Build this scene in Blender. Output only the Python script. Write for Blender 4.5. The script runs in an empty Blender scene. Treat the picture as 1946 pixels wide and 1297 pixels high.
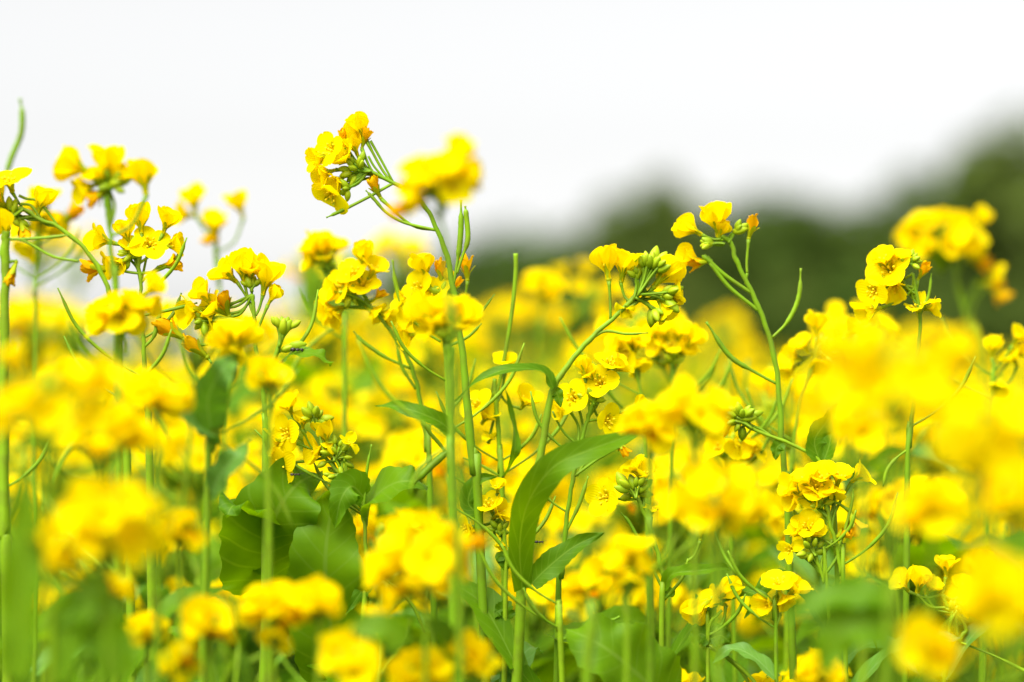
import bpy, math, random
import numpy as np
from mathutils import Vector, Matrix, noise as mnoise
R = math.radians
random.seed(7)
sc = bpy.context.scene
col = sc.collection
V = Vector

# ------------------------------------------------------------------ camera geometry
CAM = V((0, 0, 0.85)); LENS = 100.0; FOC = 1.10
K = 1946 / 0.36                                    # photo pixels per radian
def W(px, py, d):
    return V(((px - 973) / K * d, d, CAM.z - (py - 648.5) / K * d))
def M(px, d): return px * d / K                    # photo pixels to metres at distance d

# ------------------------------------------------------------------ materials
def new_mat(name):
    m = bpy.data.materials.new(name); m.use_nodes = True
    nt = m.node_tree; nt.nodes.clear()
    return m, nt, nt.nodes, nt.links
def plant_mat(name, ca, cb, cc=None, trans=0.4, tcol=None, rough=0.5, spec=0.3, nscale=120, vein=None, bump=0.0, base=None):
    m, nt, N, L = new_mat(name)
    out = N.new('ShaderNodeOutputMaterial')
    oi = N.new('ShaderNodeObjectInfo'); tc = N.new('ShaderNodeTexCoord')
    nz = N.new('ShaderNodeTexNoise'); nz.inputs['Scale'].default_value = nscale; nz.inputs['Detail'].default_value = 4
    L.new(tc.outputs['Object'], nz.inputs['Vector'])
    mx = N.new('ShaderNodeMix'); mx.data_type = 'RGBA'
    mx.inputs['A'].default_value = (*ca, 1); mx.inputs['B'].default_value = (*cb, 1)
    L.new(oi.outputs['Random'], mx.inputs['Factor'])
    c = mx.outputs['Result']
    m2 = N.new('ShaderNodeMix'); m2.data_type = 'RGBA'
    mr = N.new('ShaderNodeMapRange'); mr.inputs['From Min'].default_value = .42; mr.inputs['From Max'].default_value = .72
    mr.inputs['To Max'].default_value = .7
    L.new(nz.outputs['Fac'], mr.inputs['Value']); L.new(mr.outputs['Result'], m2.inputs['Factor'])
    L.new(c, m2.inputs['A']); m2.inputs['B'].default_value = (*(cc or cb), 1)
    c = m2.outputs['Result']
    bumpsrc = nz.outputs['Fac']
    uv = N.new('ShaderNodeUVMap')
    sx = N.new('ShaderNodeSeparateXYZ'); L.new(uv.outputs['UV'], sx.inputs['Vector'])
    if vein is not None:                            # uv: x = across (-1..1), y = along
        ab = N.new('ShaderNodeMath'); ab.operation = 'ABSOLUTE'; L.new(sx.outputs['X'], ab.inputs[0])
        mid = N.new('ShaderNodeMapRange'); mid.inputs['From Min'].default_value = .03; mid.inputs['From Max'].default_value = .08
        mid.inputs['To Min'].default_value = 1; mid.inputs['To Max'].default_value = 0; L.new(ab.outputs[0], mid.inputs['Value'])
        a1 = N.new('ShaderNodeMath'); a1.operation = 'MULTIPLY_ADD'; L.new(ab.outputs[0], a1.inputs[0]); a1.inputs[1].default_value = -.16
        L.new(sx.outputs['Y'], a1.inputs[2])
        a2 = N.new('ShaderNodeMath'); a2.operation = 'MULTIPLY'; L.new(a1.outputs[0], a2.inputs[0]); a2.inputs[1].default_value = 60
        a3 = N.new('ShaderNodeMath'); a3.operation = 'SINE'; L.new(a2.outputs[0], a3.inputs[0])
        sv = N.new('ShaderNodeMapRange'); sv.inputs['From Min'].default_value = .86; sv.inputs['From Max'].default_value = 1.0
        sv.inputs['To Max'].default_value = .5; L.new(a3.outputs[0], sv.inputs['Value'])
        mm = N.new('ShaderNodeMath'); mm.operation = 'MAXIMUM'; L.new(mid.outputs[0], mm.inputs[0]); L.new(sv.outputs[0], mm.inputs[1])
        m3 = N.new('ShaderNodeMix'); m3.data_type = 'RGBA'; L.new(mm.outputs[0], m3.inputs['Factor'])
        L.new(c, m3.inputs['A']); m3.inputs['B'].default_value = (*vein, 1); c = m3.outputs['Result']
    if base is not None:                            # colour of the petal's claw
        mb = N.new('ShaderNodeMapRange'); mb.inputs['From Min'].default_value = .15; mb.inputs['From Max'].default_value = .55
        mb.inputs['To Min'].default_value = .8; mb.inputs['To Max'].default_value = 0; L.new(sx.outputs['Y'], mb.inputs['Value'])
        m4 = N.new('ShaderNodeMix'); m4.data_type = 'RGBA'; L.new(mb.outputs[0], m4.inputs['Factor'])
        L.new(c, m4.inputs['A']); m4.inputs['B'].default_value = (*base, 1); c = m4.outputs['Result']
        wv = N.new('ShaderNodeMath'); wv.operation = 'MULTIPLY'; L.new(sx.outputs['X'], wv.inputs[0]); wv.inputs[1].default_value = 26
        ws = N.new('ShaderNodeMath'); ws.operation = 'SINE'; L.new(wv.outputs[0], ws.inputs[0]); bumpsrc = ws.outputs[0]
    p = N.new('ShaderNodeBsdfPrincipled')
    L.new(c, p.inputs['Base Color']); p.inputs['Roughness'].default_value = rough; p.inputs['Specular IOR Level'].default_value = spec
    if bump:
        b = N.new('ShaderNodeBump'); b.inputs['Strength'].default_value = bump; b.inputs['Distance'].default_value = .0006
        L.new(bumpsrc, b.inputs['Height']); L.new(b.outputs['Normal'], p.inputs['Normal'])
    if trans:
        t = N.new('ShaderNodeBsdfTranslucent')
        if tcol:
            mt = N.new('ShaderNodeMix'); mt.data_type = 'RGBA'; mt.blend_type = 'MULTIPLY'; mt.inputs['Factor'].default_value = 1
            L.new(c, mt.inputs['A']); mt.inputs['B'].default_value = (*tcol, 1); L.new(mt.outputs['Result'], t.inputs['Color'])
        else: L.new(c, t.inputs['Color'])
        ms = N.new('ShaderNodeMixShader'); ms.inputs['Fac'].default_value = trans
        L.new(p.outputs[0], ms.inputs[1]); L.new(t.outputs[0], ms.inputs[2]); L.new(ms.outputs[0], out.inputs['Surface'])
    else: L.new(p.outputs[0], out.inputs['Surface'])
    return m
MP = plant_mat('petal_yellow', (.95, .755, .0), (.97, .84, .0), (.95, .72, .0), trans=.52, rough=.6, spec=.03, nscale=90, bump=.2, base=(.88, .68, .0))
MW = plant_mat('petal_wilted', (.84, .46, .0), (.90, .58, .0), (.74, .30, .0), trans=.35, rough=.6, spec=.05, nscale=400, bump=.3)
MS = plant_mat('stem_green', (.13, .26, .004), (.20, .33, .005), (.12, .16, .010), trans=0, rough=.5, spec=.18, nscale=160, bump=.2)
MC = plant_mat('calyx_green', (.36, .44, .004), (.48, .52, .004), (.27, .37, .006), trans=.25, rough=.5, spec=.12, nscale=300)
MB = plant_mat('bud_green', (.27, .40, .006), (.40, .48, .006), (.18, .29, .006), trans=.12, rough=.45, spec=.2, nscale=350)
ML = plant_mat('leaf_green', (.085, .205, .001), (.13, .265, .002), (.058, .15, .002), trans=.48, tcol=(1.9, 1.55, .1), rough=.5, spec=.14, nscale=45, vein=(.15, .28, .02), bump=.35)
MLG = plant_mat('leaf_glaucous', (.10, .23, .02), (.12, .27, .035), (.08, .19, .02), trans=.3, tcol=(1.3, 1.3, .3), rough=.5, spec=.25, nscale=45, vein=(.16, .30, .07), bump=.25)
MA = plant_mat('anther_yellow', (.82, .58, .0), (.86, .66, .0), trans=0, rough=.8, nscale=900)
MK = plant_mat('insect_dark', (.02, .014, .01), (.03, .02, .012), trans=0, rough=.3, nscale=900)
MT = plant_mat('tree_leaves', (.054, .098, .014), (.105, .140, .026), (.042, .076, .012), trans=.2, rough=.8, spec=.02, nscale=.9)
MTK = plant_mat('tree_bark', (.07, .055, .04), (.10, .08, .055), (.05, .04, .03), trans=0, rough=.9, nscale=6)
def ground_mat():
    m, nt, N, L = new_mat('soil')
    out = N.new('ShaderNodeOutputMaterial'); p = N.new('ShaderNodeBsdfPrincipled'); p.inputs['Roughness'].default_value = .95
    tc = N.new('ShaderNodeTexCoord'); nz = N.new('ShaderNodeTexNoise'); nz.inputs['Scale'].default_value = 9; nz.inputs['Detail'].default_value = 8
    L.new(tc.outputs['Object'], nz.inputs['Vector'])
    cr = N.new('ShaderNodeValToRGB'); e = cr.color_ramp.elements
    e[0].position = .35; e[0].color = (.035, .028, .016, 1); e[1].position = .65; e[1].color = (.06, .085, .02, 1)
    L.new(nz.outputs['Fac'], cr.inputs['Fac']); L.new(cr.outputs['Color'], p.inputs['Base Color'])
    b = N.new('ShaderNodeBump'); b.inputs['Distance'].default_value = .03; L.new(nz.outputs['Fac'], b.inputs['Height']); L.new(b.outputs['Normal'], p.inputs['Normal'])
    L.new(p.outputs[0], out.inputs['Surface']); return m

# ------------------------------------------------------------------ mesh builder
class MBd:
    def __init__(s): s.v = []; s.f = []; s.m = []; s.uv = []
    def grid(s, P, nu, nv, mat, uvs=None):          # P: (nu+1)*(nv+1) points
        b = len(s.v); s.v.extend(tuple(p) for p in P)
        s.uv.extend(uvs if uvs else [(0, .8)] * len(P))
        for i in range(nu):
            for j in range(nv):
                a = b + i * (nv + 1) + j
                s.f.append((a, a + 1, a + nv + 2, a + nv + 1)); s.m.append(mat)
    def add(s, o, T=None):                           # merge another builder
        b = len(s.v)
        s.v.extend(tuple(T @ V(p)) for p in o.v) if T else s.v.extend(o.v)
        s.uv.extend(o.uv); s.f.extend(tuple(i + b for i in f) for f in o.f); s.m.extend(o.m)
    def mesh(s, name, mats, smooth=True):
        me = bpy.data.meshes.new(name)
        me.from_pydata(s.v, [], s.f)
        for m in mats: me.materials.append(m)
        n = len(me.polygons)
        me.polygons.foreach_set('material_index', np.array(s.m, dtype=np.int32))
        me.polygons.foreach_set('use_smooth', np.full(n, smooth))
        uvl = me.uv_layers.new(name='UVMap')
        li = np.empty(len(me.loops), dtype=np.int32); me.loops.foreach_get('vertex_index', li)
        uvl.data.foreach_set('uv', np.array(s.uv, dtype=np.float32)[li].ravel())
        me.update(); return me

def tube(mb, pts, rad, sides=8, mat=0, cap=True):
    n = len(pts); pts = [V(p) for p in pts]
    up = None; b = len(mb.v); prev = None
    for i, p in enumerate(pts):
        t = (pts[min(i + 1, n - 1)] - pts[max(i - 1, 0)])
        t = t.normalized() if t.length > 1e-9 else (prev or V((0, 0, 1)))
        if up is None:
            up = t.cross(V((.3, 1, .2))).normalized()
        up = (up - t * up.dot(t)).normalized(); s = t.cross(up); prev = t
        r = rad[i] if hasattr(rad, '__len__') else rad
        for k in range(sides):
            a = 2 * math.pi * k / sides
            mb.v.append(tuple(p + (up * math.cos(a) + s * math.sin(a)) * r)); mb.uv.append((.5, i / n))
    for i in range(n - 1):
        for k in range(sides):
            a = b + i * sides + k; c = b + i * sides + (k + 1) % sides
            mb.f.append((a, c, c + sides, a + sides)); mb.m.append(mat)
    if cap:
        mb.f.append(tuple(b + k for k in reversed(range(sides)))); mb.m.append(mat)
        mb.f.append(tuple(b + (n - 1) * sides + k for k in range(sides))); mb.m.append(mat)

def catmull(P, sub=6):
    P = [V(p) for p in P]
    if len(P) < 3: return [P[0].lerp(P[1], i / sub) for i in range(sub + 1)]
    Q = [P[0] * 2 - P[1]] + P + [P[-1] * 2 - P[-2]]
    o = []
    for i in range(1, len(Q) - 2):
        a, b, c, d = Q[i - 1:i + 3]
        for k in range(sub):
            t = k / sub
            o.append(.5 * ((2 * b) + (c - a) * t + (2 * a - 5 * b + 4 * c - d) * t * t + (3 * b - a - 3 * c + d) * t ** 3))
    o.append(P[-1]); return o
def ss(a, b, x):
    t = max(0, min(1, (x - a) / (b - a))); return t * t * (3 - 2 * t)

# ------------------------------------------------------------------ flower prototypes (1 unit = diameter of the open flower)
def petal(mb, phi, nu, nv, L, Wd, th0, th1, bs, be, cup, wav, rng, mat=0, recurve=0, claw=.17, crum=0, r0=.03, tipcut=0):
    er = V((math.cos(phi), math.sin(phi), 0)); et = V((-math.sin(phi), math.cos(phi), 0)); ez = V((0, 0, 1))
    us = [math.sin(math.pi / 2 * (i / nu)) ** .9 for i in range(nu + 1)]
    r, z, pu = r0, 0.0, 0; P = []; U = []
    ph1, ph2 = rng.uniform(0, 6.28), rng.uniform(0, 6.28); skew = rng.uniform(-.12, .12)
    notch = rng.uniform(0, .06)
    for u in us:
        for k in range(4):
            uu = pu + (u - pu) * (k + .5) / 4
            th = th0 + (th1 - th0) * ss(bs, be, uu) + recurve * ss(.7, 1, uu)
            r += math.sin(th) * L * (u - pu) / 4; z += math.cos(th) * L * (u - pu) / 4
        pu = u
        th = th0 + (th1 - th0) * ss(bs, be, u) + recurve * ss(.7, 1, u)
        nr, nz_ = -math.cos(th), math.sin(th)
        pr = claw + (1 - claw) * ss(.2, .62, u)
        if u > .62: pr *= math.sqrt(max(0, 1 - ((u - .62) / .385) ** 2))
        w = Wd * pr
        for j in range(nv + 1):
            v = -1 + 2 * j / nv
            lift = cup * Wd * v * v * pr + wav * Wd * math.sin(5 * u + ph1 + 2.5 * v) * ss(.4, 1, u) + wav * .6 * Wd * math.sin(9 * u + ph2) * v * abs(v)
            if crum: lift += crum * Wd * math.sin(17 * u + ph1 + 6 * v) * u
            back = notch * L * (1 - abs(v)) ** 2 * ss(.85, 1, u)
            lat = v * w + skew * L * u * u
            p = er * (r + nr * lift - math.sin(th) * back) + ez * (z + nz_ * lift - math.cos(th) * back) + et * lat
            P.append(p); U.append((v, u))
    mb.grid(P, nu, nv, mat, U)
def flower_bd(kind, rng, hi=True):
    mb = MBd(); nu, nv = (9, 6) if hi else (5, 3)
    g = rng.gauss
    ph0 = rng.uniform(0, .3)
    for k in range(4):
        ph = ph0 + k * math.pi / 2 + g(0, .1)
        if kind == 'open':
            petal(mb, ph, nu, nv, .62 * g(1, .05), .255 * g(1, .08), R(8), R(78 + g(0, 10)), .18, .55, .12, .04, rng, recurve=R(g(4, 10)))
        elif kind == 'half':
            petal(mb, ph, nu, nv, .62 * g(1, .05), .265 * g(1, .08), R(6), R(46 + g(0, 12)), .18, .6, .18, .045, rng, recurve=R(g(12, 10)))
        elif kind == 'cup':
            petal(mb, ph, nu, nv, .68 * g(1, .07), .30 * g(1, .08), R(6), R(20 + g(0, 8)), .15, .5, .26, .04, rng, recurve=R(g(0, 12)))
        elif kind == 'closed':
            petal(mb, ph, nu, nv, .58 * g(1, .05), .26 * g(1, .07), R(10), R(12 + g(0, 4)), .15, .5, .75, .05, rng, recurve=R(-18))
        elif kind == 'wilt':
            petal(mb, ph, nu, nv, .52 * g(1, .14), .13 * g(1, .2), R(8), R(16 + g(0, 14)), .1, .6, .6, .1, rng, recurve=R(g(-8, 25)), crum=.16)
        elif kind == 'ragged':
            petal(mb, ph, nu, nv, .58 * g(1, .14), .16 * g(1, .25), R(8), R(60 + g(0, 25)), .2, .6, .3, .12, rng, recurve=R(g(20, 30)), crum=.10)
    return mb
def stamen_bd(th, rng):
    mb = MBd()
    for k in range(6):
        ph = k * math.pi / 3 + .4; r = .03 + .10 * th * (1.2 if k % 3 == 0 else .8); h = .26 + .05 * (k % 2)
        a = V((.02 * math.cos(ph), .02 * math.sin(ph), .02)); b = V((r * math.cos(ph), r * math.sin(ph), h))
        tube(mb, [a, a.lerp(b, .5) + V((0, 0, .03)), b], .008, 4, 0)
        d = V((math.cos(ph) * .5, math.sin(ph) * .5, .8)) * .07
        tube(mb, [b - d * .5, b - d * .2, b + d * .3, b + d * .6], [.010, .026, .024, .007], 5, 1)
    tube(mb, [(0, 0, 0), (0, 0, .15), (0, 0, .27), (0, 0, .29), (0, 0, .31)], [.022, .022, .018, .03, .012], 6, 0)
    return mb
def sepals_bd(th, rng, L=.36):
    mb = MBd()
    for k in range(4):
        petal(mb, k * math.pi / 2 + .78 + rng.gauss(0, .1), 4, 2, L, .055, R(10), th + R(rng.gauss(0, 8)), .1, .6, .5, 0, rng, mat=0, claw=.7, r0=.035)
    tube(mb, [(0, 0, -.05), (0, 0, 0), (0, 0, .03)], [.035, .055, .04], 6, 0)
    return mb
KINDS = {'open': 6, 'half': 5, 'cup': 5, 'closed': 3, 'wilt': 5, 'ragged': 3}
frng = random.Random(11)
FB, FBL, FM, FML = {}, {}, {}, {}
for k, n in KINDS.items():
    FB[k] = [flower_bd(k, frng) for _ in range(n)]; FBL[k] = [flower_bd(k, frng, False) for _ in range(n)]
    mt = MW if k == 'wilt' else MP
    FM[k] = [b.mesh('flower_' + k, [mt]) for b in FB[k]]; FML[k] = [b.mesh('flower_soft_' + k, [mt]) for b in FBL[k]]
SM = {k: stamen_bd(th, frng).mesh('stamens', [MA, MA]) for k, th in dict(open=1, half=.8, cup=.5, ragged=.9).items()}
SEP = {k: [sepals_bd(R(a), frng) for _ in range(3)] for k, a in dict(open=55, half=40, cup=25, closed=12, wilt=30, ragged=50).items()}
def bud_bd(sides=8):
    mb = MBd(); n = 9; pts = []; rad = []
    for i in range(n):
        u = i / (n - 1); pts.append((0, 0, u)); rad.append(max(.02, .27 * math.sin(math.pi * min(.97, .1 + .88 * u)) ** .75))
    b = len(mb.v); tube(mb, pts, rad, 12, 0)
    for i in range(b, len(mb.v)):                    # four sepal ridges
        x, y, z = mb.v[i]; a = math.atan2(y, x); f = 1 + .10 * math.cos(4 * a); mb.v[i] = (x * f, y * f, z)
    return mb
BUD = bud_bd(); BUDM = BUD.mesh('bud', [MB])

# ------------------------------------------------------------------ object helpers
def link(name, me, parent=None):
    o = bpy.data.objects.new(name, me); col.objects.link(o)
    if parent: o.parent = parent
    return o
def tag(o, label=None, cat=None, group=None, kind=None):
    if label: o['label'] = label
    if cat: o['category'] = cat
    if group: o['group'] = group
    if kind: o['kind'] = kind
    return o
def axis_mat(pos, ax, s, spin):
    q = V((0, 0, 1)).rotation_difference(ax.normalized())
    return Matrix.Translation(pos) @ q.to_matrix().to_4x4() @ Matrix.Rotation(spin, 4, 'Z') @ Matrix.Scale(s, 4)
def dirv(ang, tow):
    c = math.sqrt(max(0, 1 - tow * tow))
    return V((math.cos(R(ang)) * c, -tow, math.sin(R(ang)) * c))

def leaf_bd(path, width, normal, rng, nu=56, nv=8, fold=.25, und=.10, clasp=True, serr=.075, mat=0, shape='lance', curl=0):
    mb = MBd(); pts = catmull(path, max(3, nu // (len(path) - 1))); n = len(pts) - 1
    P = []; U = []; ph = rng.uniform(0, 6.28); k1 = rng.uniform(2, 3.5)
    for i, p in enumerate(pts):
        u = i / n
        T = (pts[min(i + 1, n)] - pts[max(i - 1, 0)]).normalized()
        N_ = V(normal); N_ = (N_ - T * N_.dot(T)).normalized(); S = T.cross(N_)
        if shape == 'lance': w = (math.sin(math.pi * (.14 + .86 * u) ** .85)) ** .85 if u < 1 else 0
        elif shape == 'ovate': w = math.sin(math.pi * (.06 + .94 * u) ** .62) ** .7 if u < 1 else 0
        else: w = math.sin(math.pi * (.10 + .90 * u) ** 1.4) ** .8 if u < 1 else 0
        w = max(w, .01) * width / 2
        for j in range(nv + 1):
            v = -1 + 2 * j / nv
            ww = w * (1 + (serr * (2 * abs(((u * 11 + ph + (.4 if v > 0 else 0)) % 1) - .5) - .5) + serr * .8 * math.sin(19 * u + ph * 2 * (1 if v > 0 else -1))) * abs(v) ** 3)
            lift = fold * abs(v) * w + und * width * math.sin(6.28 * k1 * u + ph + (1.5 if v > 0 else 0)) * v * v * ss(0, .3, u) - curl * width * v * v
            P.append(p + S * (v * ww) + N_ * lift); U.append((v, u))
    mb.grid(P, n, nv, mat, U); return mb

# ------------------------------------------------------------------ one rapeseed plant from image coordinates
class Plant:
    def __init__(s, label, d, stem, rad=(1.0, 1.9), group=None, hi=True, base_dx=0, seed=None, cat='rapeseed plant', low=3, name='rapeseed_plant'):
        s.rng = random.Random(seed if seed is not None else hash(label) % 1 + len(label) * 131 + int(stem[0][0]) * 17 + int(stem[0][1]))
        s.d = d; s.hi = hi; s.seed = seed
        pts = [W(p[0], p[1], d + (p[2] if len(p) > 2 else 0)) for p in stem]
        last = pts[-1]; dr = (pts[-1] - pts[-2]); dr = dr / max(1e-6, abs(dr.z))
        bx = last.x + max(-.05, min(.05, dr.x * last.z * .35)) + base_dx; by = max(.25, last.y + s.rng.uniform(-.015, .02))
        g = V((bx, by, 0))
        mid = last.lerp(g, .45) + V((dr.x * .02, 0, 0))
        s.n_vis = (len(pts) - 1) * 7
        s.curve = catmull(pts + [mid, g], 7)
        o3 = s.rng.uniform(0, 50)
        for i in range(3, len(s.curve)-1): s.curve[i] = s.curve[i] + V((mnoise.noise((i*.45, o3, 0)), 0, 0)) * .0007
        s.root = link(name, None); s.root.location = g; s.root.empty_display_size = .02
        tag(s.root, label, cat, group or 'rapeseed plants with yellow flower heads')
        s.g = g; s.rad = rad
        L = 0; rr = []
        for i, p in enumerate(s.curve):
            if i: L += (p - s.curve[i - 1]).length
            r = rad[0] + (rad[1] - rad[0]) * ss(0, 1, L / .16) + max(0, L - .16) * 2.2
            rr.append(r * .84 * (1 + .16 * math.exp(-(((i + int(o3)) % 9) - 4) ** 2 * 1.2) + .05 * mnoise.noise((i * .9, o3, 3))) / 1000)
        s.rr = rr
        s.stem_mb = MBd()
        tube(s.stem_mb, [p - g for p in s.curve], rr, 10 if hi else 7)
        if low: s.low_leaves(low)
    def low_leaves(s, n):
        for k in range(n):
            z = s.rng.uniform(.22, .56)
            i = min(range(len(s.curve)), key=lambda q: abs(s.curve[q].z - z)); p = s.curve[i]
            a = s.rng.uniform(0, 6.28); Ln = s.rng.uniform(.09, .17)
            h = V((math.cos(a), math.sin(a), 0))
            path = [p, p + h * Ln * .35 + V((0, 0, Ln * .25)), p + h * Ln * .7 + V((0, 0, Ln * .3)), p + h * Ln + V((0, 0, Ln * .15))]
            mb = leaf_bd([q - s.g for q in path], Ln * s.rng.uniform(.3, .42), (-h.x * .5, -h.y * .5, 1), s.rng, 14, 6)
            link('leaf', mb.mesh('leaf', [s.rng.choice([ML, ML, MLG])]), s.root)
    def attach(s, F, L=.014):
        best, bi = 9, 0
        for i in range(0, min(len(s.curve), s.n_vis + 8)):
            c = abs((s.curve[i] - F).length - L) + .0004 * i
            if c < best: best, bi = c, i
        return bi
    def flower(s, px, py, size=74, ang=90, tow=.3, kind='half', ap=None, dd=0, L=.014):
        d = s.d + dd
        sz = M(size, d) * (1.4 if kind == 'wilt' else .99) * (1.2 if s.seed in (5, 6, 7, 8, 30, 31, 36, 45) else 1); ax = dirv(ang, tow); c = W(px, py, d)
        off = {'open': .22, 'half': .28, 'cup': .33, 'closed': .3, 'wilt': .28, 'ragged': .25}[kind]
        F = c - ax * sz * off
        ms = (FM if s.hi else FML)[kind]; i = s.rng.randrange(len(ms))
        o = link('flower', ms[i], s.root)
        Mt = axis_mat(F - s.g, ax, sz, s.rng.uniform(0, 6.28)); o.matrix_basis = Mt
        if kind == 'wilt': o['label'] = 'shrivelled orange flower'
        if ap is not None: A = W(ap[0], ap[1], d)
        else: A = s.curve[s.attach(F, L)]
        dist = (F - A).length
        mid = A.lerp(F, .55) + (ax * -.18 * dist) + V((0, 0, -.04 * dist))
        mb = MBd() if s.hi else s.stem_mb
        pts = catmull([A - s.g, mid - s.g, F - s.g - ax * sz * .03], 5)
        tube(mb, pts, [.00056] * (len(pts) - 2) + [.0007, .0009], 6 if s.hi else 5)
        if s.hi:
            mb.add(rem(s.rng.choice(SEP[kind]), 1), Mt)
            k = link('flower_stalk', mb.mesh('flower_stalk', [MS, MC]), o); k.matrix_parent_inverse = Mt.inverted()
            if kind in SM: link('stamens', SM[kind], o)
        return s
    def flowers(s, L):
        for f in L: s.flower(*f)
        return s
    def bud(s, px, py, size=26, ang=90, tow=0, ap=None, dd=0):
        d = s.d + dd; ax = dirv(ang, tow); sz = M(size, d)
        B = W(px, py, d) - ax * sz * .5
        A = W(*ap, d) if ap else s.curve[s.attach(B, .006)]
        o = link('bud', BUDM, s.root); Mt = axis_mat(B - s.g, ax, sz, s.rng.uniform(0, 6)); o.matrix_basis = Mt
        tube(s.stem_mb, catmull([A - s.g, A.lerp(B, .6) - ax * .001 - s.g, B + ax * sz * .08 - s.g], 3), .0005, 5)
        return s
    def buds(s, cx, cy, n, spread, ang, fan=80, size=26, ap=None):
        for k in range(n):
            t = (k + .5) / n; a = ang + (t - .5) * 2 * fan * s.rng.uniform(.7, 1.1); rr = spread * math.sqrt(s.rng.uniform(.1, 1))
            tw = s.rng.uniform(-.6, .7)
            c = math.sqrt(1 - tw * tw)
            s.bud(cx + rr * math.cos(R(a)) * c, cy - rr * math.sin(R(a)) * c, size * s.rng.uniform(.65, 1.1), a, tw, ap or (cx - .3 * spread * math.cos(R(ang)), cy + .3 * spread * math.sin(R(ang))), -tw * M(rr, s.d))
        return s
    def head(s, px, py, w, n=9, tilt=0, size=74, mix='hhcoo', wilt=1, nb=7, sq=1.0, up=0):
        """a domed raceme: px,py = middle of the dome"""
        d = s.d; Rr = M(w, d) / 2; sz0 = M(size, d) if size > 0 else .0145
        ax = dirv(90 + tilt, s.rng.uniform(-.1, .25)); c = W(px, py, d)
        e1 = ax.cross(V((0, 1, .1))).normalized(); e2 = ax.cross(e1)
        Rc = max(.002, Rr - sz0 * .30)
        base = c - ax * (Rc * .9 + .004)
        for k in range(n):
            t = (k + .5) / n; a = k * 2.39996 + s.rng.uniform(-.3, .3)
            pol = R(15 + (84 if s.hi else 100) * math.sqrt(t) + s.rng.uniform(-14, 14) - up)
            rd = e1 * math.cos(a) + e2 * math.sin(a); q = (rd * math.sin(pol) + ax * math.cos(pol) * sq)
            P = c - ax * Rc * .25 + q * Rc * s.rng.uniform(.68, 1.28)
            f = (rd * math.sin(pol * .85) + ax * math.cos(pol * .85) + V((0, 0, .25))).normalized()
            kind = {'h': 'half', 'c': 'cup', 'o': 'open', 'k': 'closed'}[s.rng.choice(mix)]
            s._place(P, f, sz0 * s.rng.uniform(.88, 1.1), kind, base)
        for k in range(wilt):
            a = s.rng.uniform(0, 6.28); rd = e1 * math.cos(a) + e2 * math.sin(a)
            P = c + rd * Rc * 1.0 - ax * Rc * .75
            s._place(P, (rd + ax * .5).normalized(), sz0 * .9, 'wilt', base - ax * .006)
        for k in range(nb):
            a = k * 2.4; rr = .0045 * math.sqrt((k + .5) / nb); rd = e1 * math.cos(a) + e2 * math.sin(a)
            B = c + rd * rr + ax * (Rc * .1 - rr * .5); bx = (ax + rd * rr * 150).normalized()
            o = link('bud', BUDM, s.root); o.matrix_basis = axis_mat(B - s.g, bx, .0048 * s.rng.uniform(.7, 1.1), a)
            tube(s.stem_mb, [base + ax * .002 - s.g, B + bx * .0005 - s.g], .0005, 4)
        return s
    def _place(s, P, f, sz, kind, A):
        F = P - f * sz * .28
        ms = (FM if s.hi else FML)[kind]
        o = link('flower', s.rng.choice(ms), s.root); Mt = axis_mat(F - s.g, f, sz, s.rng.uniform(0, 6.28)); o.matrix_basis = Mt
        if kind == 'wilt': o['label'] = 'shrivelled orange flower'
        mid = A.lerp(F, .55) - f * .18 * (F - A).length
        mb = MBd() if s.hi else s.stem_mb
        tube(mb, catmull([A - s.g, mid - s.g, F - f * sz * .03 - s.g], 4), .0007, 6 if s.hi else 4)
        if s.hi:
            mb.add(rem(s.rng.choice(SEP[kind]), 1), Mt)
            k = link('flower_stalk', mb.mesh('flower_stalk', [MS, MC]), o); k.matrix_parent_inverse = Mt.inverted()
            if kind in SM: link('stamens', SM[kind], o)
    def pod(s, pts, r=1.0, stalk=.35):
        P = [W(p[0], p[1], s.d + (p[2] if len(p) > 2 else 0)) - s.g for p in pts]
        c = catmull(P, 8); n = len(c); mb = MBd(); rad = []
        for i in range(n):
            u = i / (n - 1)
            if u < stalk: q = .6
            else:
                w = (u - stalk) / (1 - stalk)
                q = r * (.6 / r + (1 - .6 / r) * ss(0, .12, w)) * (1 - .62 * ss(.72, .86, w)) * (1 + .05 * math.sin(60 * w))
                if w > .96: q *= 1.5
            rad.append(q / 1000)
        tube(mb, c, rad, 8); link('seed_pod', mb.mesh('seed_pod', [MS]), s.root); return s
    def branch(s, pts, r=(.7, 1.0), node=None):
        P = [W(p[0], p[1], s.d + (p[2] if len(p) > 2 else 0)) - s.g for p in pts]
        c = catmull(P, 6); n = len(c)
        tube(s.stem_mb, c, [(r[0] + (r[1] - r[0]) * i / (n - 1)) / 1000 for i in range(n)], 8); return s
    def leaf(s, pts, wpx, normal=(0, -1, .3), mat=None, **kw):
        P = [W(p[0], p[1], s.d + (p[2] if len(p) > 2 else 0)) - s.g for p in pts]
        mb = leaf_bd(P, M(wpx, s.d), normal, s.rng, **kw)
        link('leaf', mb.mesh('leaf', [mat or ML]), s.root); return s
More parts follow.
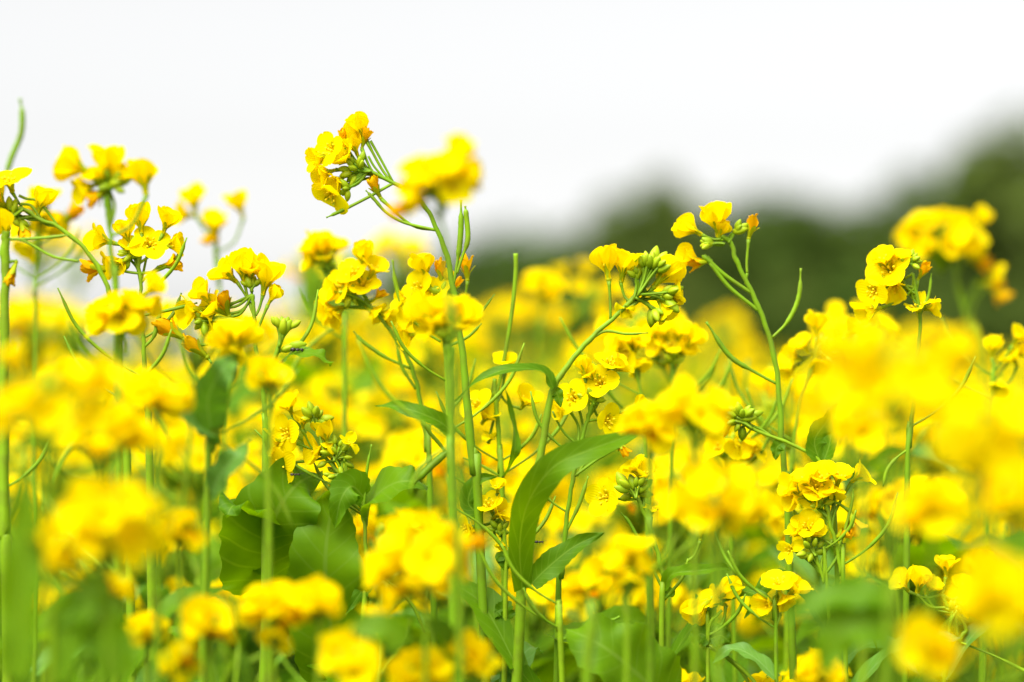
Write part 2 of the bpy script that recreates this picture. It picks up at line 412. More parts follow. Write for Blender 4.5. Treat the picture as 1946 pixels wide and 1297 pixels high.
    def extras(s, nl, npod):
        r = s.rng; vis = [i for i in range(4, len(s.curve) - 4) if .66 < s.curve[i].z < .735]
        for k in range(nl if vis else 0):
            i = r.choice(vis); p = s.curve[i] - s.g; a = r.choice([r.uniform(-.5, .9), r.uniform(2.2, 3.6), r.uniform(.9, 2.2)]); Ln = r.uniform(.025, .05)
            h = V((math.cos(a), math.sin(a), 0)); u = r.uniform(.3, 1.0)
            path = [p, p + h * Ln * .35 + V((0, 0, Ln * u * .55)), p + h * Ln * .7 + V((0, 0, Ln * u * .75)), p + h * Ln + V((0, 0, Ln * u * r.uniform(.3, .9)))]
            mb = leaf_bd(path, Ln * r.uniform(.2, .34), (-h.x * .6, -h.y * .6 - .5, .8), r, 16, 6, serr=r.uniform(.03, .09), shape=r.choice(['lance', 'ovate']))
            link('leaf', mb.mesh('leaf', [r.choice([ML, ML, ML, MLG])]), s.root)
        vis = [i for i in range(12, min(len(s.curve) - 5, s.n_vis)) if s.curve[i].z > .70]
        for k in range(npod if vis else 0):
            i = r.choice(vis); p = s.curve[i] - s.g; T = (s.curve[i - 2] - s.curve[i + 2]).normalized(); sg = r.choice([-1, 1]); Ln = r.uniform(.014, .034)
            h = V((sg, r.uniform(-.5, .5), 0)).normalized()
            c = catmull([p, p + h * Ln * .4 + T * Ln * .25, p + h * Ln * .75 + T * Ln * .6, p + h * Ln * .95 + T * Ln * 1.05], 5); n = len(c); mb = MBd()
            tube(mb, c, [(.45 if j < n * .35 else (.75 if j < n * .85 else .35)) / 1000 for j in range(n)], 6)
            link('seed_pod', mb.mesh('seed_pod', [MS]), s.root)
    def done(s):
        s.extras(1 if s.hi else 0, s.rng.randint(1, 3) if s.hi and s.seed not in (1, 2, 3, 14, 20, 30, 31, 32, 35, 37, 40) else 0)
        link('stem', s.stem_mb.mesh('stem', [MS]), s.root); return s
def rem(mb, k):
    o = MBd(); o.v, o.f, o.uv = mb.v, mb.f, mb.uv; o.m = [k] * len(mb.m); return o
EXPOSURE = 1.22
# ------------------------------------------------------------------ plants one can tell apart (sharp ones first)
PL = []
def plant(*a, **k):
    p = Plant(*a, **k); PL.append(p); return p
G_SH = 'sharp rapeseed plants near the middle of the field'

# the tall arching plant at the top centre
p = plant('tallest arching rapeseed plant, its nodding flower head leaning left against white sky', 1.10,
  [(668,318),(700,325),(748,348),(790,372),(820,412),(850,490),(868,590),(885,740),(900,900),(910,1010)], rad=(.9,2.1), group=G_SH, seed=1)
p.flowers([(628,285,84,165,.75,'open'),(605,300,78,190,.35,'half'),(617,330,76,200,.4,'half'),(630,372,92,235,.62,'open',(725,335)),(683,243,84,118,.1,'cup',(742,344)),
  (655,300,80,140,.6,'half'),(640,345,70,215,.5,'half'),(672,275,70,110,.3,'cup'),(693,262,50,75,.1,'wilt',(745,346)),(651,263,44,110,.4,'wilt'),(712,357,58,120,.2,'wilt',(829,438))])
p.buds(682,325,12,30,150,115,24,ap=(705,326)); p.buds(662,358,6,18,200,80,24,ap=(700,326))
p.pod([(748,348),(700,375),(655,398),(620,414)],.7,.55); p.pod([(829,438),(770,424),(735,405),(712,380),(695,362)],.7,.6)
p.branch([(748,348),(722,300),(704,268)],(.45,.6)); p.branch([(735,344),(712,318),(700,297)],(.45,.5))
p.pod([(862,540),(868,505),(873,470),(876,430),(876,380)],1.15,.35); p.pod([(868,520),(878,490),(889,455),(886,410),(884,392)],1.05,.35)
p.leaf([(912,980),(890,955),(905,915),(945,905)],34); p.done()

# the arching plant in the middle with a big clasping leaf
p = plant('sharp rapeseed plant bending right before dark trees, buds at its tip and long clasping leaves', 1.09,
  [(1228,550),(1212,562),(1170,600),(1112,655),(1068,710),(1046,755),(1030,850),(1010,960),(1000,1080),(982,1270)], rad=(1.0,2.5), group=G_SH, seed=2)
p.flowers([(1152,498,104,98,-.1,'cup',(1160,606)),(1186,505,96,80,.15,'cup',(1196,574)),(1264,520,104,50,.0,'cup'),(1282,558,76,8,.1,'half'),(1264,586,84,-50,.3,'half'),
  (1190,588,52,260,.45,'ragged')])
p.buds(1234,522,16,42,85,65,32,ap=(1212,562)); p.buds(1256,560,12,36,-10,60,34,ap=(1215,560)); p.buds(1240,582,9,32,-70,45,32,ap=(1208,566)); p.buds(1212,530,6,18,110,40,28,ap=(1204,570))
p.pod([(1118,648),(1150,630),(1190,635),(1232,633)],.55,.4)
p.leaf([(1052,738,-.002),(1030,706,-.004),(965,702,-.01),(905,727,-.01),(862,764,-.005)],28,(0,-.7,1),shape='lance',fold=.3)
p.leaf([(992,1120,-.004),(988,1030,-.012),(1004,955,-.022),(1052,888,-.03),(1120,856,-.03),(1185,832,-.022),(1250,803,-.01)],60,(.35,-1,.45),shape='lance',fold=.22,und=.04,serr=.02)
p.leaf([(1052,740),(1060,752),(1066,775)],24)
p.done()

# right-hand hero
p = plant('sharp upright rapeseed plant before dark trees with two curved seed pods below few cupped flowers', 1.12,
  [(1372,448),(1388,462),(1402,502),(1436,570),(1462,640),(1478,725),(1486,850),(1494,960),(1500,1040)], rad=(1.1,1.7), group=G_SH, seed=3)
p.flowers([(1361,417,104,100,.2,'cup',(1372,452)),(1309,432,88,150,.2,'cup',(1370,455)),(1312,490,74,165,.35,'cup',(1336,486)),(1328,500,56,190,.2,'wilt',(1345,488)),(1428,430,60,78,.05,'wilt',(1420,520)),(1372,436,70,70,.3,'closed',(1375,455))])
p.buds(1398,440,4,16,40,40,30,ap=(1385,462)); p.buds(1352,463,5,20,180,40,28,ap=(1378,464))
p.branch([(1337,486),(1376,522),(1432,560)],(1.0,.7)); p.branch([(1350,500),(1385,545),(1430,582),(1440,590)],(.9,.7)); p.branch([(1420,520),(1417,535),(1418,540)],(.6,.6))
p.pod([(1468,642),(1498,610),(1518,565),(1522,510)],.95,.25); p.pod([(1476,730),(1430,705),(1385,675),(1342,612)],1.05,.38); p.done()

# flowers under the middle hero
p = plant('sharp rapeseed plant with flat open four petalled flowers just below the bending one', 1.10,
  [(1128,766),(1120,785),(1110,822),(1096,870),(1086,930),(1074,1010),(1066,1100),(1060,1210)], rad=(.9,1.7), group=G_SH, seed=4)
p.flowers([(1108,695,74,100,.1,'closed'),(1160,690,80,75,.45,'open'),(1141,727,84,115,.85,'open'),(1088,757,84,140,.85,'open'),(1178,697,70,40,.3,'half'),(1120,712,60,120,.3,'half'),
  (1065,780,60,190,.5,'half',(1098,850)),(1155,800,84,-10,.75,'open'),(1213,772,66,20,.5,'half',(1120,800)),(1182,851,48,-60,.2,'wilt',(1096,905))])
p.buds(1128,762,9,24,95,110,22); p.branch([(1050,782),(1070,820),(1098,846)],(.4,.6)); p.pod([(1092,905),(1140,870),(1190,840),(1215,820)],.8,.3)
p.pod([(1076,1010),(1100,960),(1118,905)],.8,.3); p.done()

# left sharp cluster
p = plant('sharp rapeseed plant with airy round head of small cups against the sky, left side', 1.10,
  [(264,468),(264,490),(267,540),(270,600),(274,680),(280,780),(285,900)], rad=(.8,2.2), group=G_SH, seed=5)
p.flowers([(266,415,72,95,.1,'cup'),(237,441,60,110,.3,'cup'),(192,456,76,165,.3,'half'),(285,464,74,60,.85,'open'),(318,420,64,70,.2,'cup',(266,500)),(330,466,62,10,.3,'half'),
  (328,503,52,10,.2,'wilt',(268,538)),(212,505,66,190,.4,'half'),(176,511,66,180,.1,'wilt',(266,520)),(228,500,60,220,.6,'half'),(252,470,60,100,.6,'half')])
p.buds(250,484,10,26,120,150,24); p.pod([(266,520),(295,516),(330,498),(345,470)],.6,.5)
p.pod([(270,600),(320,590),(375,576)],.7,.4); p.pod([(274,660),(292,640),(300,610),(306,592)],.9,.3)
p.flower(322,628,70,150,.1,'wilt',(395,655)); p.flower(370,660,64,140,.2,'wilt',(402,690)); p.done()

# plant at the left edge
p = plant('thick rapeseed stem rising along the left edge with thin sideways stalks', 1.06,
  [(12,440),(10,470),(10,560),(8,700),(7,850),(8,1000),(14,1240)], rad=(1.9,2.6), group=G_SH, seed=6)
p.pod([(14,455),(40,455),(90,452),(132,447)],.6,.6); p.branch([(14,455),(45,458),(88,482),(112,491),(150,497)],(.6,.5))
p.flower(8,428,70,100,.3,'cup'); p.flower(22,520,50,250,.3,'wilt',(12,500)); p.done()
p = plant('rapeseed plant leaning in an arc to a flower head cut by the left edge', 1.08,
  [(18,398),(44,398),(78,418),(112,432),(165,478),(192,520),(208,560),(225,640),(232,760),(240,900)], rad=(.9,1.9), group=G_SH, seed=7)
p.flowers([(18,345,84,100,.5,'open'),(-6,380,84,140,.4,'half'),(6,420,76,200,.5,'half'),(-25,350,80,120,.4,'half'),(80,382,66,70,.2,'cup',(112,430)),(-15,440,70,230,.4,'half'),(45,440,50,-70,.2,'wilt')])
p.buds(22,412,12,30,190,150,26,ap=(44,398)); p.branch([(112,432),(75,385),(50,378),(36,372)],(.5,.6)); p.branch([(78,418),(60,392),(40,388)],(.5,.6)); p.done()

# middle-left head with its leaf
p = plant('sharp rapeseed plant with budded side shoot and small arched leaf, left of centre', 1.10,
  [(480,560),(482,590),(484,640),(492,700),(502,760),(504,850),(503,940)], rad=(.9,1.8), group=G_SH, seed=8)
p.flowers([(458,505,84,100,.2,'cup'),(505,528,84,80,.15,'cup',(486,600)),(430,520,76,140,.3,'half'),(476,515,70,90,.5,'half'),(408,585,78,150,.4,'half'),(385,560,70,130,.3,'half'),
  (365,590,76,190,.4,'half'),(425,575,60,110,.3,'wilt'),(395,605,60,220,.4,'half'),(520,560,60,60,.2,'closed')])
p.buds(478,548,7,20,95,80,24); p.buds(388,608,7,20,200,120,26,ap=(470,612)); p.branch([(388,604),(430,606),(484,628)],(.5,.7))
p.branch([(541,618),(534,648),(518,690),(498,730)],(.9,1.0)); p.buds(536,634,8,32,75,60,34,ap=(530,660)); p.bud(566,656,34,5,.1,(520,680)); p.bud(548,662,28,20,.1,(522,676))
p.leaf([(532,700),(552,676,-.004),(590,672,-.008),(618,682,-.008),(627,697,-.004)],34,(0,-.6,1),shape='blade',fold=.2); 
p.pod([(500,730),(520,712),(560,705)],.6,.3); p.done()

# top-middle lower cluster
p = plant('sharp rapeseed plant with one withered orange flower, half hidden behind the tall arching stem', 1.12, [(838,570),(842,600),(846,650),(850,760),(856,900),(862,1000)], rad=(.8,1.6), group=G_SH, seed=9)
p.flowers([(806,508,78,105,.2,'cup'),(795,548,84,150,.7,'open'),(825,556,84,110,.8,'open'),(780,600,84,190,.5,'half'),(810,605,80,240,.8,'open'),(850,527,60,85,.1,'closed'),(838,515,60,95,.2,'wilt'),
  (886,508,62,95,.15,'wilt',(874,590)),(868,540,40,70,.2,'wilt'),(775,640,70,200,.4,'half'),(765,570,60,170,.3,'half')])
p.buds(842,560,8,24,90,120,24); p.pod([(838,650),(805,628),(770,590),(752,540),(746,494)],.9,.3); p.branch([(874,590),(868,620),(850,650)],(.5,.6))
p.pod([(848,660),(890,640),(915,615)],.6,.4); p.pod([(846,640),(900,610),(940,560)],.5,.5); p.done()

p = plant('rapeseed plant with hanging dome of flowers on a stem arching left, clear of the sky', 1.14, [(664,560),(690,572),(722,604),(752,642),(778,690),(798,760),(812,860),(818,960)], rad=(.9,1.7), group=G_SH, seed=10)
p.flowers([(688,482,80,95,.2,'cup'),(712,510,78,60,.4,'half'),(672,520,86,120,.7,'open'),(648,545,86,160,.6,'open'),(625,590,86,195,.4,'half'),(632,555,80,170,.3,'half'),(690,540,80,80,.7,'open'),
  (710,592,70,-30,.3,'half'),(735,600,66,-20,.3,'half'),(722,560,44,40,.2,'wilt'),(640,600,70,230,.4,'half')])
p.buds(668,560,11,28,190,140,24,ap=(690,572)); p.pod([(780,700),(735,680),(690,650),(672,630)],.8,.3); p.pod([(790,740),(765,700),(752,650)],.8,.3); p.done()

# right: small cluster of crumpled flowers
p = plant('sharp rapeseed plant with crumpled yellow flowers right of the dark gap in the trees', 1.12, [(1735,520),(1742,560),(1748,620),(1740,720),(1728,850),(1724,960)], rad=(.8,1.5), group=G_SH, seed=12)
p.flowers([(1690,510,104,140,.85,'open'),(1680,492,80,110,.5,'half'),(1660,555,80,200,.7,'open'),(1652,592,88,195,.35,'half'),(1700,548,84,260,.7,'half'),(1755,515,50,60,.3,'wilt'),
  (1745,582,88,100,.3,'ragged'),(1772,586,60,10,.3,'half'),(1712,490,60,80,.3,'half')])
p.buds(1728,498,8,22,60,110,20); p.pod([(1748,600),(1765,560),(1770,520)],.6,.4); p.done()
p = plant('rapeseed plant with loose yellow cups and green buds beside the tall podded stem', 1.18, [(1560,655),(1553,668),(1545,690),(1530,740),(1515,800),(1505,900),(1500,1000)], rad=(.8,1.5), group=G_SH, seed=13)
p.flowers([(1553,618,70,90,.1,'cup'),(1505,680,76,170,.4,'half'),(1525,655,70,130,.4,'half'),(1620,628,76,50,.3,'half'),(1590,650,70,40,.4,'half'),(1560,690,64,250,.6,'half'),(1500,705,70,210,.4,'half')])
p.buds(1566,668,8,26,30,100,26); p.pod([(1530,740),(1545,700),(1552,664)],.7,.3); p.done()

# V : lone bud cluster
p = plant('rapeseed shoot ending in a tight ball of green buds, on a sideways stalk', 1.11,
  [(1412,806),(1440,820),(1488,838),(1530,858),(1562,884),(1580,960),(1590,1080)], rad=(.8,1.2), group=G_SH, seed=14)
p.buds(1410,796,16,32,130,170,28,ap=(1430,815)); p.flower(1385,805,50,190,.2,'wilt'); p.flower(1400,845,66,220,.5,'half',dd=.03)
p.leaf([(1488,842),(1476,852),(1474,875)],26,(0,-1,.2),shape='ovate')
p.leaf([(1560,882),(1548,838),(1572,800),(1590,766)],44,(.4,-1,.1),shape='lance',fold=.2); p.leaf([(1562,884),(1575,850),(1582,805),(1580,778)],34,(-.6,-1,.1),shape='lance'); p.done()

p = plant('sharp rapeseed plant with a flat row of pale yellow cups and one dangling petal', 1.10,
  [(1570,950),(1576,985),(1588,1040),(1600,1095),(1604,1180)], rad=(.9,1.5), group=G_SH, seed=15)
p.flowers([(1505,930,84,150,.3,'half'),(1530,912,84,120,.4,'half'),(1562,905,86,95,.5,'half'),(1595,905,84,80,.4,'half'),(1635,903,76,40,.25,'half',(1580,1010)),(1510,948,76,190,.4,'half'),(1545,940,80,220,.6,'half'),
  (1580,930,80,280,.5,'half'),(1625,1000,70,-70,.1,'wilt'),(1550,925,80,100,.8,'open')])
p.buds(1560,960,5,18,100,120,22); p.pod([(1590,1050),(1605,1010),(1618,960),(1622,930)],.6,.4); p.done()
p = plant('small sharp rapeseed plant with starry flowers under the flat row of cups', 1.10,
  [(1545,1050),(1556,1075),(1566,1110),(1575,1180)], rad=(.8,1.3), group=G_SH, seed=16)
p.flowers([(1536,1000,76,110,.7,'open'),(1548,1012,66,60,.6,'half'),(1500,1045,66,170,.7,'ragged'),(1603,1015,54,30,.3,'wilt'),(1515,1010,60,140,.3,'half')])
p.buds(1545,1050,9,30,130,150,24); p.pod([(1562,1100),(1590,1060),(1602,1020)],.6,.4); p.done()
p = plant('low sharp rapeseed plant with pale round petals seen from behind, low right of centre', 1.08,
  [(1468,1150),(1470,1180),(1476,1290)], rad=(.8,1.4), group=G_SH, seed=17)
p.flowers([(1480,1108,80,100,.6,'open'),(1512,1118,76,50,.5,'half'),(1458,1148,76,190,.5,'half'),(1490,1140,70,300,.5,'half')]); p.done()
p = plant('low sharp rapeseed plant with two folded yellow flowers facing left above a ruffled leaf', 1.09,
  [(1372,1160),(1350,1185),(1345,1230),(1345,1300)], rad=(.7,1.5), group=G_SH, seed=18)
p.flowers([(1328,1155,92,215,.2,'cup'),(1380,1122,92,55,.25,'cup'),(1360,1140,80,150,.3,'half')])
p.leaf([(1350,1215),(1330,1205),(1318,1225)],40,(0,-1,.3),shape='ovate',serr=.15); p.leaf([(1350,1215),(1370,1208),(1388,1222)],40,(0,-1,.3),shape='ovate',serr=.15); p.done()
p = plant('low rapeseed plant with small crisp cups lit pale yellow near the lower right corner', 1.10,
  [(1790,1130),(1800,1150),(1835,1190),(1822,1220),(1795,1290)], rad=(.9,1.3), group=G_SH, seed=19)
p.flowers([(1798,1076,72,90,.2,'half',(1790,1130)),(1715,1110,74,130,.4,'half'),(1748,1105,74,80,.3,'cup'),(1828,1115,76,80,.3,'half'),(1832,1150,66,-10,.5,'half'),(1770,1115,70,60,.4,'half'),(1850,1165,50,0,.3,'wilt')])
p.buds(1810,1160,5,18,100,100,22); p.done()
p = plant('sharp rapeseed plant with one bright open flower over dark olive buds', 1.10,
  [(1212,948),(1222,968),(1234,1000),(1252,1060),(1262,1120),(1256,1280)], rad=(1.0,1.8), group=G_SH, seed=20)
p.flowers([(1222,900,88,80,.45,'half'),(1205,890,70,120,.3,'half'),(1150,945,86,170,.75,'open'),(1240,968,56,80,.3,'ragged',(1240,1040))])
p.buds(1208,938,10,34,95,110,30); p.bud(1182,915,40,120,.1); p.pod([(1264,1130),(1240,1080),(1200,1000),(1180,975)],.7,.3)
p.leaf([(1262,1118),(1278,1092,-.004),(1320,1086,-.008),(1372,1080,-.004),(1395,1085)],26,(0,-1,.7),shape='lance',fold=.5); p.leaf([(1262,1122),(1275,1128),(1280,1135)],20)
p.flower(1330,1006,52,92,.1,'wilt',(1308,1066)); p.branch([(1308,1062),(1296,1100),(1262,1140)],(.5,.7)); p.done()
p = plant('sharp rapeseed plant with tattered flowers and a spray of tiny buds over broad dark leaves', 1.10,
  [(618,870),(650,905),(672,935),(688,970),(694,1010),(700,1100),(690,1200)], rad=(.8,1.6), group=G_SH, seed=21)
p.flowers([(548,770,76,110,.5,'half'),(545,825,84,170,.75,'open'),(520,840,76,190,.5,'half'),(617,822,76,100,.2,'cup'),(600,856,84,180,.55,'half'),(663,842,56,70,.4,'ragged'),(535,885,84,200,.85,'open'),(575,800,60,90,.4,'half'),(625,850,66,230,.5,'half')])
p.buds(640,868,10,34,60,150,20); p.buds(598,800,7,26,80,120,28,ap=(618,870)); p.buds(645,905,9,30,230,120,17)
p.pod([(690,975),(694,935),(698,890),(706,845)],.6,.3); p.pod([(690,975),(660,950),(640,925)],.6,.3)
p.leaf([(692,945),(668,925,-.004),(648,950,-.006),(636,1004,-.004)],64,(0,-1,.35),shape='lance',serr=.12)
p.leaf([(698,985,.01),(712,945),(752,918,-.01),(790,916,-.01),(812,924,0)],88,(.1,-1,.9),shape='ovate',fold=.2,serr=.06)
p.leaf([(640,1290,.02),(628,1190,.01),(618,1080),(626,990),(642,925)],165,(0,-1,.15),shape='ovate',fold=.12)
p.leaf([(700,1100),(712,1085),(690,1120),(655,1170)],40,(0,-1,.2)); p.done()
p = plant('rapeseed plant with the broadest folded leaf, its blade hanging across the lower left', 1.12,
  [(508,960),(510,1000),(512,1080),(505,1180),(500,1290)], rad=(1.4,1.8), group=G_SH, seed=22)
p.leaf([(508,1110,.01),(506,1050,-.005),(520,985,-.02),(560,925,-.02),(602,900,-.005)],190,(.25,-1,.2),shape='ovate',fold=.15,und=.08)
p.leaf([(512,1030),(480,985,-.02),(445,962,-.035),(430,985,-.04)],95,(0,-.6,1),shape='ovate',fold=.3)
p.leaf([(512,1090),(460,1068),(420,1080)],24,(0,-1,.4)); p.flower(455,1035,60,120,.3,'half'); p.done()
p = plant('sharp rapeseed plant with pointed leaf reaching left from two parallel upright stems', 1.08,
  [(858,660),(858,700),(857,760),(857,850),(858,960),(866,1080)], rad=(1.3,1.8), group=G_SH, seed=23)
p.leaf([(862,828),(840,805,-.004),(800,786,-.008),(755,773,-.006),(712,771)],36,(0,-1,.6),shape='lance',fold=.2)
p.pod([(858,880),(840,850),(815,820),(798,790)],.8,.3); p.pod([(860,850),(815,890),(786,920)],1.4,.1); p.done()
p = plant('rapeseed plant with slim bare upper stem and side pods behind the withered flower', 1.13, [(940,720),(942,760),(948,830),(950,900),(955,1000)], rad=(1.1,1.6), group=G_SH, seed=24)
p.flowers([(905,770,80,120,.7,'open'),(925,790,70,60,.5,'half'),(1000,760,80,60,.6,'half'),(932,832,46,70,.3,'ragged'),(960,690,70,90,.4,'half')])
p.pod([(950,905),(915,885),(880,870)],.6,.3); p.leaf([(952,910),(978,860,-.01),(975,800),(960,740)],22,(1,-1,.1)); p.branch([(980,482),(980,520),(972,600),(955,700),(942,760)],(1.0,.7)); p.done()
p = plant('low sharp rapeseed plant with starry flowers left of the thick pale stem', 1.10,
  [(955,985),(958,1010),(965,1080),(960,1200)], rad=(.9,1.6), group=G_SH, seed=25)
p.flowers([(930,960,76,110,.6,'open'),(950,975,76,40,.6,'half'),(885,1005,60,190,.6,'open'),(955,1035,40,250,.6,'half'),(895,1010,60,170,.5,'half'),(945,925,50,90,.5,'half')]); p.buds(950,1010,5,20,90,120,24)
p.leaf([(960,1075),(950,1058),(958,1085)],22); p.leaf([(965,1180),(955,1160),(940,1165)],40,serr=.2); p.done()
p = plant('rapeseed plant at the bottom whose big rounded dark leaf hides the stems behind', 1.07,
  [(1060,1150),(1062,1200),(1068,1290)], rad=(1.3,1.9), group=G_SH, seed=26)
p.leaf([(1268,1340,.0),(1210,1280,-.01),(1140,1225,-.015),(1075,1195,-.005)],165,(.1,-1,.5),shape='ovate',fold=.12)
p.leaf([(1065,1220),(1110,1225,.06),(1180,1180,.1),(1250,1195,.11)],100,(0,-.8,.7),shape='ovate'); p.pod([(1062,1220),(1100,1200),(1150,1185),(1178,1172)],1.0,.2)
p.leaf([(1010,1110,.02),(1040,1080,.02),(1090,1040,.02),(1148,1012,.02)],50,(.2,-1,.6),shape='lance'); p.done()

# slightly soft plants just in front / behind
S = dict(hi=True)
p = plant('soft rapeseed plant high against the left sky with green centre and two cups apart', 1.01, [(203,372),(205,410),(212,480),(218,560),(222,700)], rad=(.9,1.6), seed=30)
p.flowers([(205,312,96,90,.1,'cup'),(190,335,84,120,.2,'half'),(222,335,80,60,.2,'half'),(140,315,92,155,.1,'cup',(200,395)),(162,358,70,200,.3,'half'),(272,334,92,100,-.1,'cup',(208,450)),(180,375,60,210,.3,'wilt')])
p.buds(210,352,14,30,95,130,34); p.done()
p = plant('soft rapeseed plant high at left, behind, with three small separate blossoms against the sky', 1.30, [(405,440),(408,470),(415,540),(420,640)], rad=(.9,1.4), seed=31)
p.flowers([(367,382,66,100,.1,'cup'),(410,428,70,95,.3,'half'),(453,388,66,110,.1,'cup',(412,480)),(350,408,60,170,.3,'half'),(400,450,50,250,.3,'wilt')]); p.done()
p = plant('soft pale seed pod plant standing at far left above the flowers against white sky', 1.24, [(8,345),(-6,400),(-20,480),(-25,600)], rad=(.8,1.2), seed=32, low=1)
p.pod([(8,345),(22,300),(40,255),(42,215),(38,188)],1.4,.05); p.branch([(-20,480),(-6,400),(8,345),(10,338)],(1.1,.9)); p.done()
p = plant('soft rapeseed plant with a cupped foreground blossom and wide grey green leaves, left of centre', 1.0, [(445,680),(440,720),(425,790),(402,860),(395,960)], rad=(1.1,1.8), seed=33)
p.flowers([(445,635,120,95,.1,'half'),(425,645,96,130,.2,'cup'),(470,640,96,60,.2,'cup'),(445,665,90,260,.4,'half')])
p.leaf([(402,820),(395,760,-.01),(420,705,-.02),(445,680,-.01)],70,(.3,-1,.2),mat=MLG,shape='ovate'); p.leaf([(398,840),(370,800,-.02),(335,770,-.03),(290,790,-.03)],70,(0,-1,.6),mat=MLG,shape='ovate')
p.leaf([(400,940),(420,900,-.01),(455,860,-.015),(475,830,0)],50,(-.5,-1,.1),mat=MLG,shape='lance'); p.done()
p = plant('soft cup shaped rapeseed head on an upright stem before the tall arching plant', 1.01, [(850,655),(852,690),(854,780),(856,900),(858,990)], rad=(1.2,1.7), seed=34)
p.flowers([(805,592,112,140,.1,'cup'),(885,600,112,55,.1,'cup'),(845,590,110,95,.25,'half'),(830,612,100,110,.4,'half'),(865,618,100,70,.3,'half'),(848,600,90,90,.1,'cup'),(820,625,90,160,.4,'half')]); p.buds(850,640,8,22,90,100,30); p.done()
p = plant('large blurred rapeseed head overlapping the top of the tall arching plant', 0.90, [(832,375),(836,400),(846,470),(858,620),(866,800)], rad=(.8,1.1), seed=35, low=1)
p.head(830,340,150,18,12,92,'hhco',0,5,sq=.9); p.flower(872,295,100,80,.1,'cup'); p.flower(885,335,100,20,.1,'cup'); p.flower(768,395,84,190,.2,'wilt'); p.done()
p = plant('soft rapeseed head with green underside alone in white sky left of the arching stem', 1.22, [(620,505),(632,530),(650,590),(655,660),(655,740)], rad=(.9,1.5), seed=36)
p.flowers([(594,478,74,120,.3,'half'),(608,470,70,100,.3,'cup'),(637,470,70,70,.3,'half'),(590,495,60,180,.3,'half'),(615,490,66,90,.6,'half')]); p.buds(622,503,10,28,80,140,24); p.done()
p = plant('soft rapeseed plant with small wide blossoms before the grey trees right of the arching stem', 1.42, [(1030,575),(1030,620),(1020,760)], rad=(.8,1.2), seed=37)
p.head(1033,545,92,8,0,64,'hhc',0,4); p.done()
p = plant('soft rapeseed head fanned wide like a crown just under the bending stem tip', 1.19, [(1278,690),(1280,720),(1282,800),(1278,900)], rad=(.9,1.5), seed=38)
p.flowers([(1240,635,74,130,.2,'half'),(1262,630,74,110,.3,'half'),(1290,632,74,80,.3,'half'),(1318,645,74,50,.2,'cup'),(1275,655,74,90,.6,'open'),(1300,665,70,40,.5,'half'),(1250,660,70,150,.6,'half')]); p.buds(1278,690,8,20,90,100,24); p.done()
p = plant('soft rapeseed head with scalloped petals left of the crown like one', 1.17, [(1205,700),(1215,740),(1225,820),(1230,900)], rad=(.9,1.5), seed=39)
p.flowers([(1172,655,76,160,.4,'half'),(1195,645,76,110,.4,'half'),(1212,655,70,70,.4,'half'),(1190,672,76,200,.7,'open'),(1215,690,70,300,.5,'half')]); p.done()
p = plant('soft rapeseed plant with high wide head against dark trees near the right edge', 1.42, [(1815,500),(1825,560),(1845,640),(1870,760)], rad=(1.1,1.7), seed=40)
p.head(1795,450,165,20,-6,70,'hhco',0,8); p.flower(1868,415,72,60,.1,'cup'); p.flower(1735,462,70,170,.2,'cup'); p.flower(1860,500,64,-20,.2,'wilt',(1835,600)); p.flower(1890,520,66,-10,.3,'half',(1840,620)); p.flower(1900,560,66,-40,.2,'wilt',(1845,640)); p.flower(1885,540,60,0,.3,'wilt',(1845,640)); p.done()
p = plant('soft rapeseed plant with one small cup standing off at the right edge', 1.2, [(1890,690),(1888,740),(1880,860)], rad=(.8,1.3), seed=41)
p.flowers([(1886,658,66,90,.1,'cup'),(1935,640,70,60,.3,'half'),(1925,680,70,120,.4,'half'),(1945,670,70,30,.4,'half'),(1900,730,66,250,.4,'half')]); p.pod([(1884,760),(1840,740),(1800,715)],.6,.4); p.done()
p = plant('soft rapeseed head over dark buds in the yellow middle right', 1.17, [(1380,880),(1384,910),(1390,1000)], rad=(.9,1.4), seed=42)
p.head(1385,845,130,10,5,72,'hho',1,10); p.done()
p = plant('soft rapeseed head before the sharp airy cups, orange in the middle', .995, [(228,640),(228,680),(227,780),(225,900)], rad=(1.0,1.5), seed=43)
p.head(232,592,120,9,5,92,'hhco',1,6); p.flower(290,545,84,50,.2,'cup'); p.flower(282,578,76,-20,.2,'half'); p.done()
p = plant('soft rapeseed clump with blossoms stacked down its stem, lower middle right', .955, [(1200,1090),(1196,1130),(1190,1290)], rad=(1.0,1.5), seed=44)
p.flowers([(1205,1045,104,90,.3,'half'),(1185,1065,96,140,.4,'half'),(1140,1085,96,170,.3,'half'),(1215,1075,96,40,.4,'half'),(1200,1095,90,260,.5,'half')]); p.done()

p = plant('soft rapeseed plant just inside the left edge behind the arc, small cups at several heights', 1.24, [(72,430),(70,480),(66,560),(66,700)], rad=(.9,1.3), seed=45)
p.flowers([(82,380,80,80,.3,'half'),(62,392,76,120,.3,'half'),(98,432,70,20,.2,'cup'),(40,432,70,170,.4,'half'),(135,408,60,50,.2,'wilt'),(88,415,76,270,.7,'half'),(55,470,66,230,.4,'half')]); p.buds(74,425,8,22,90,120,24); p.done()
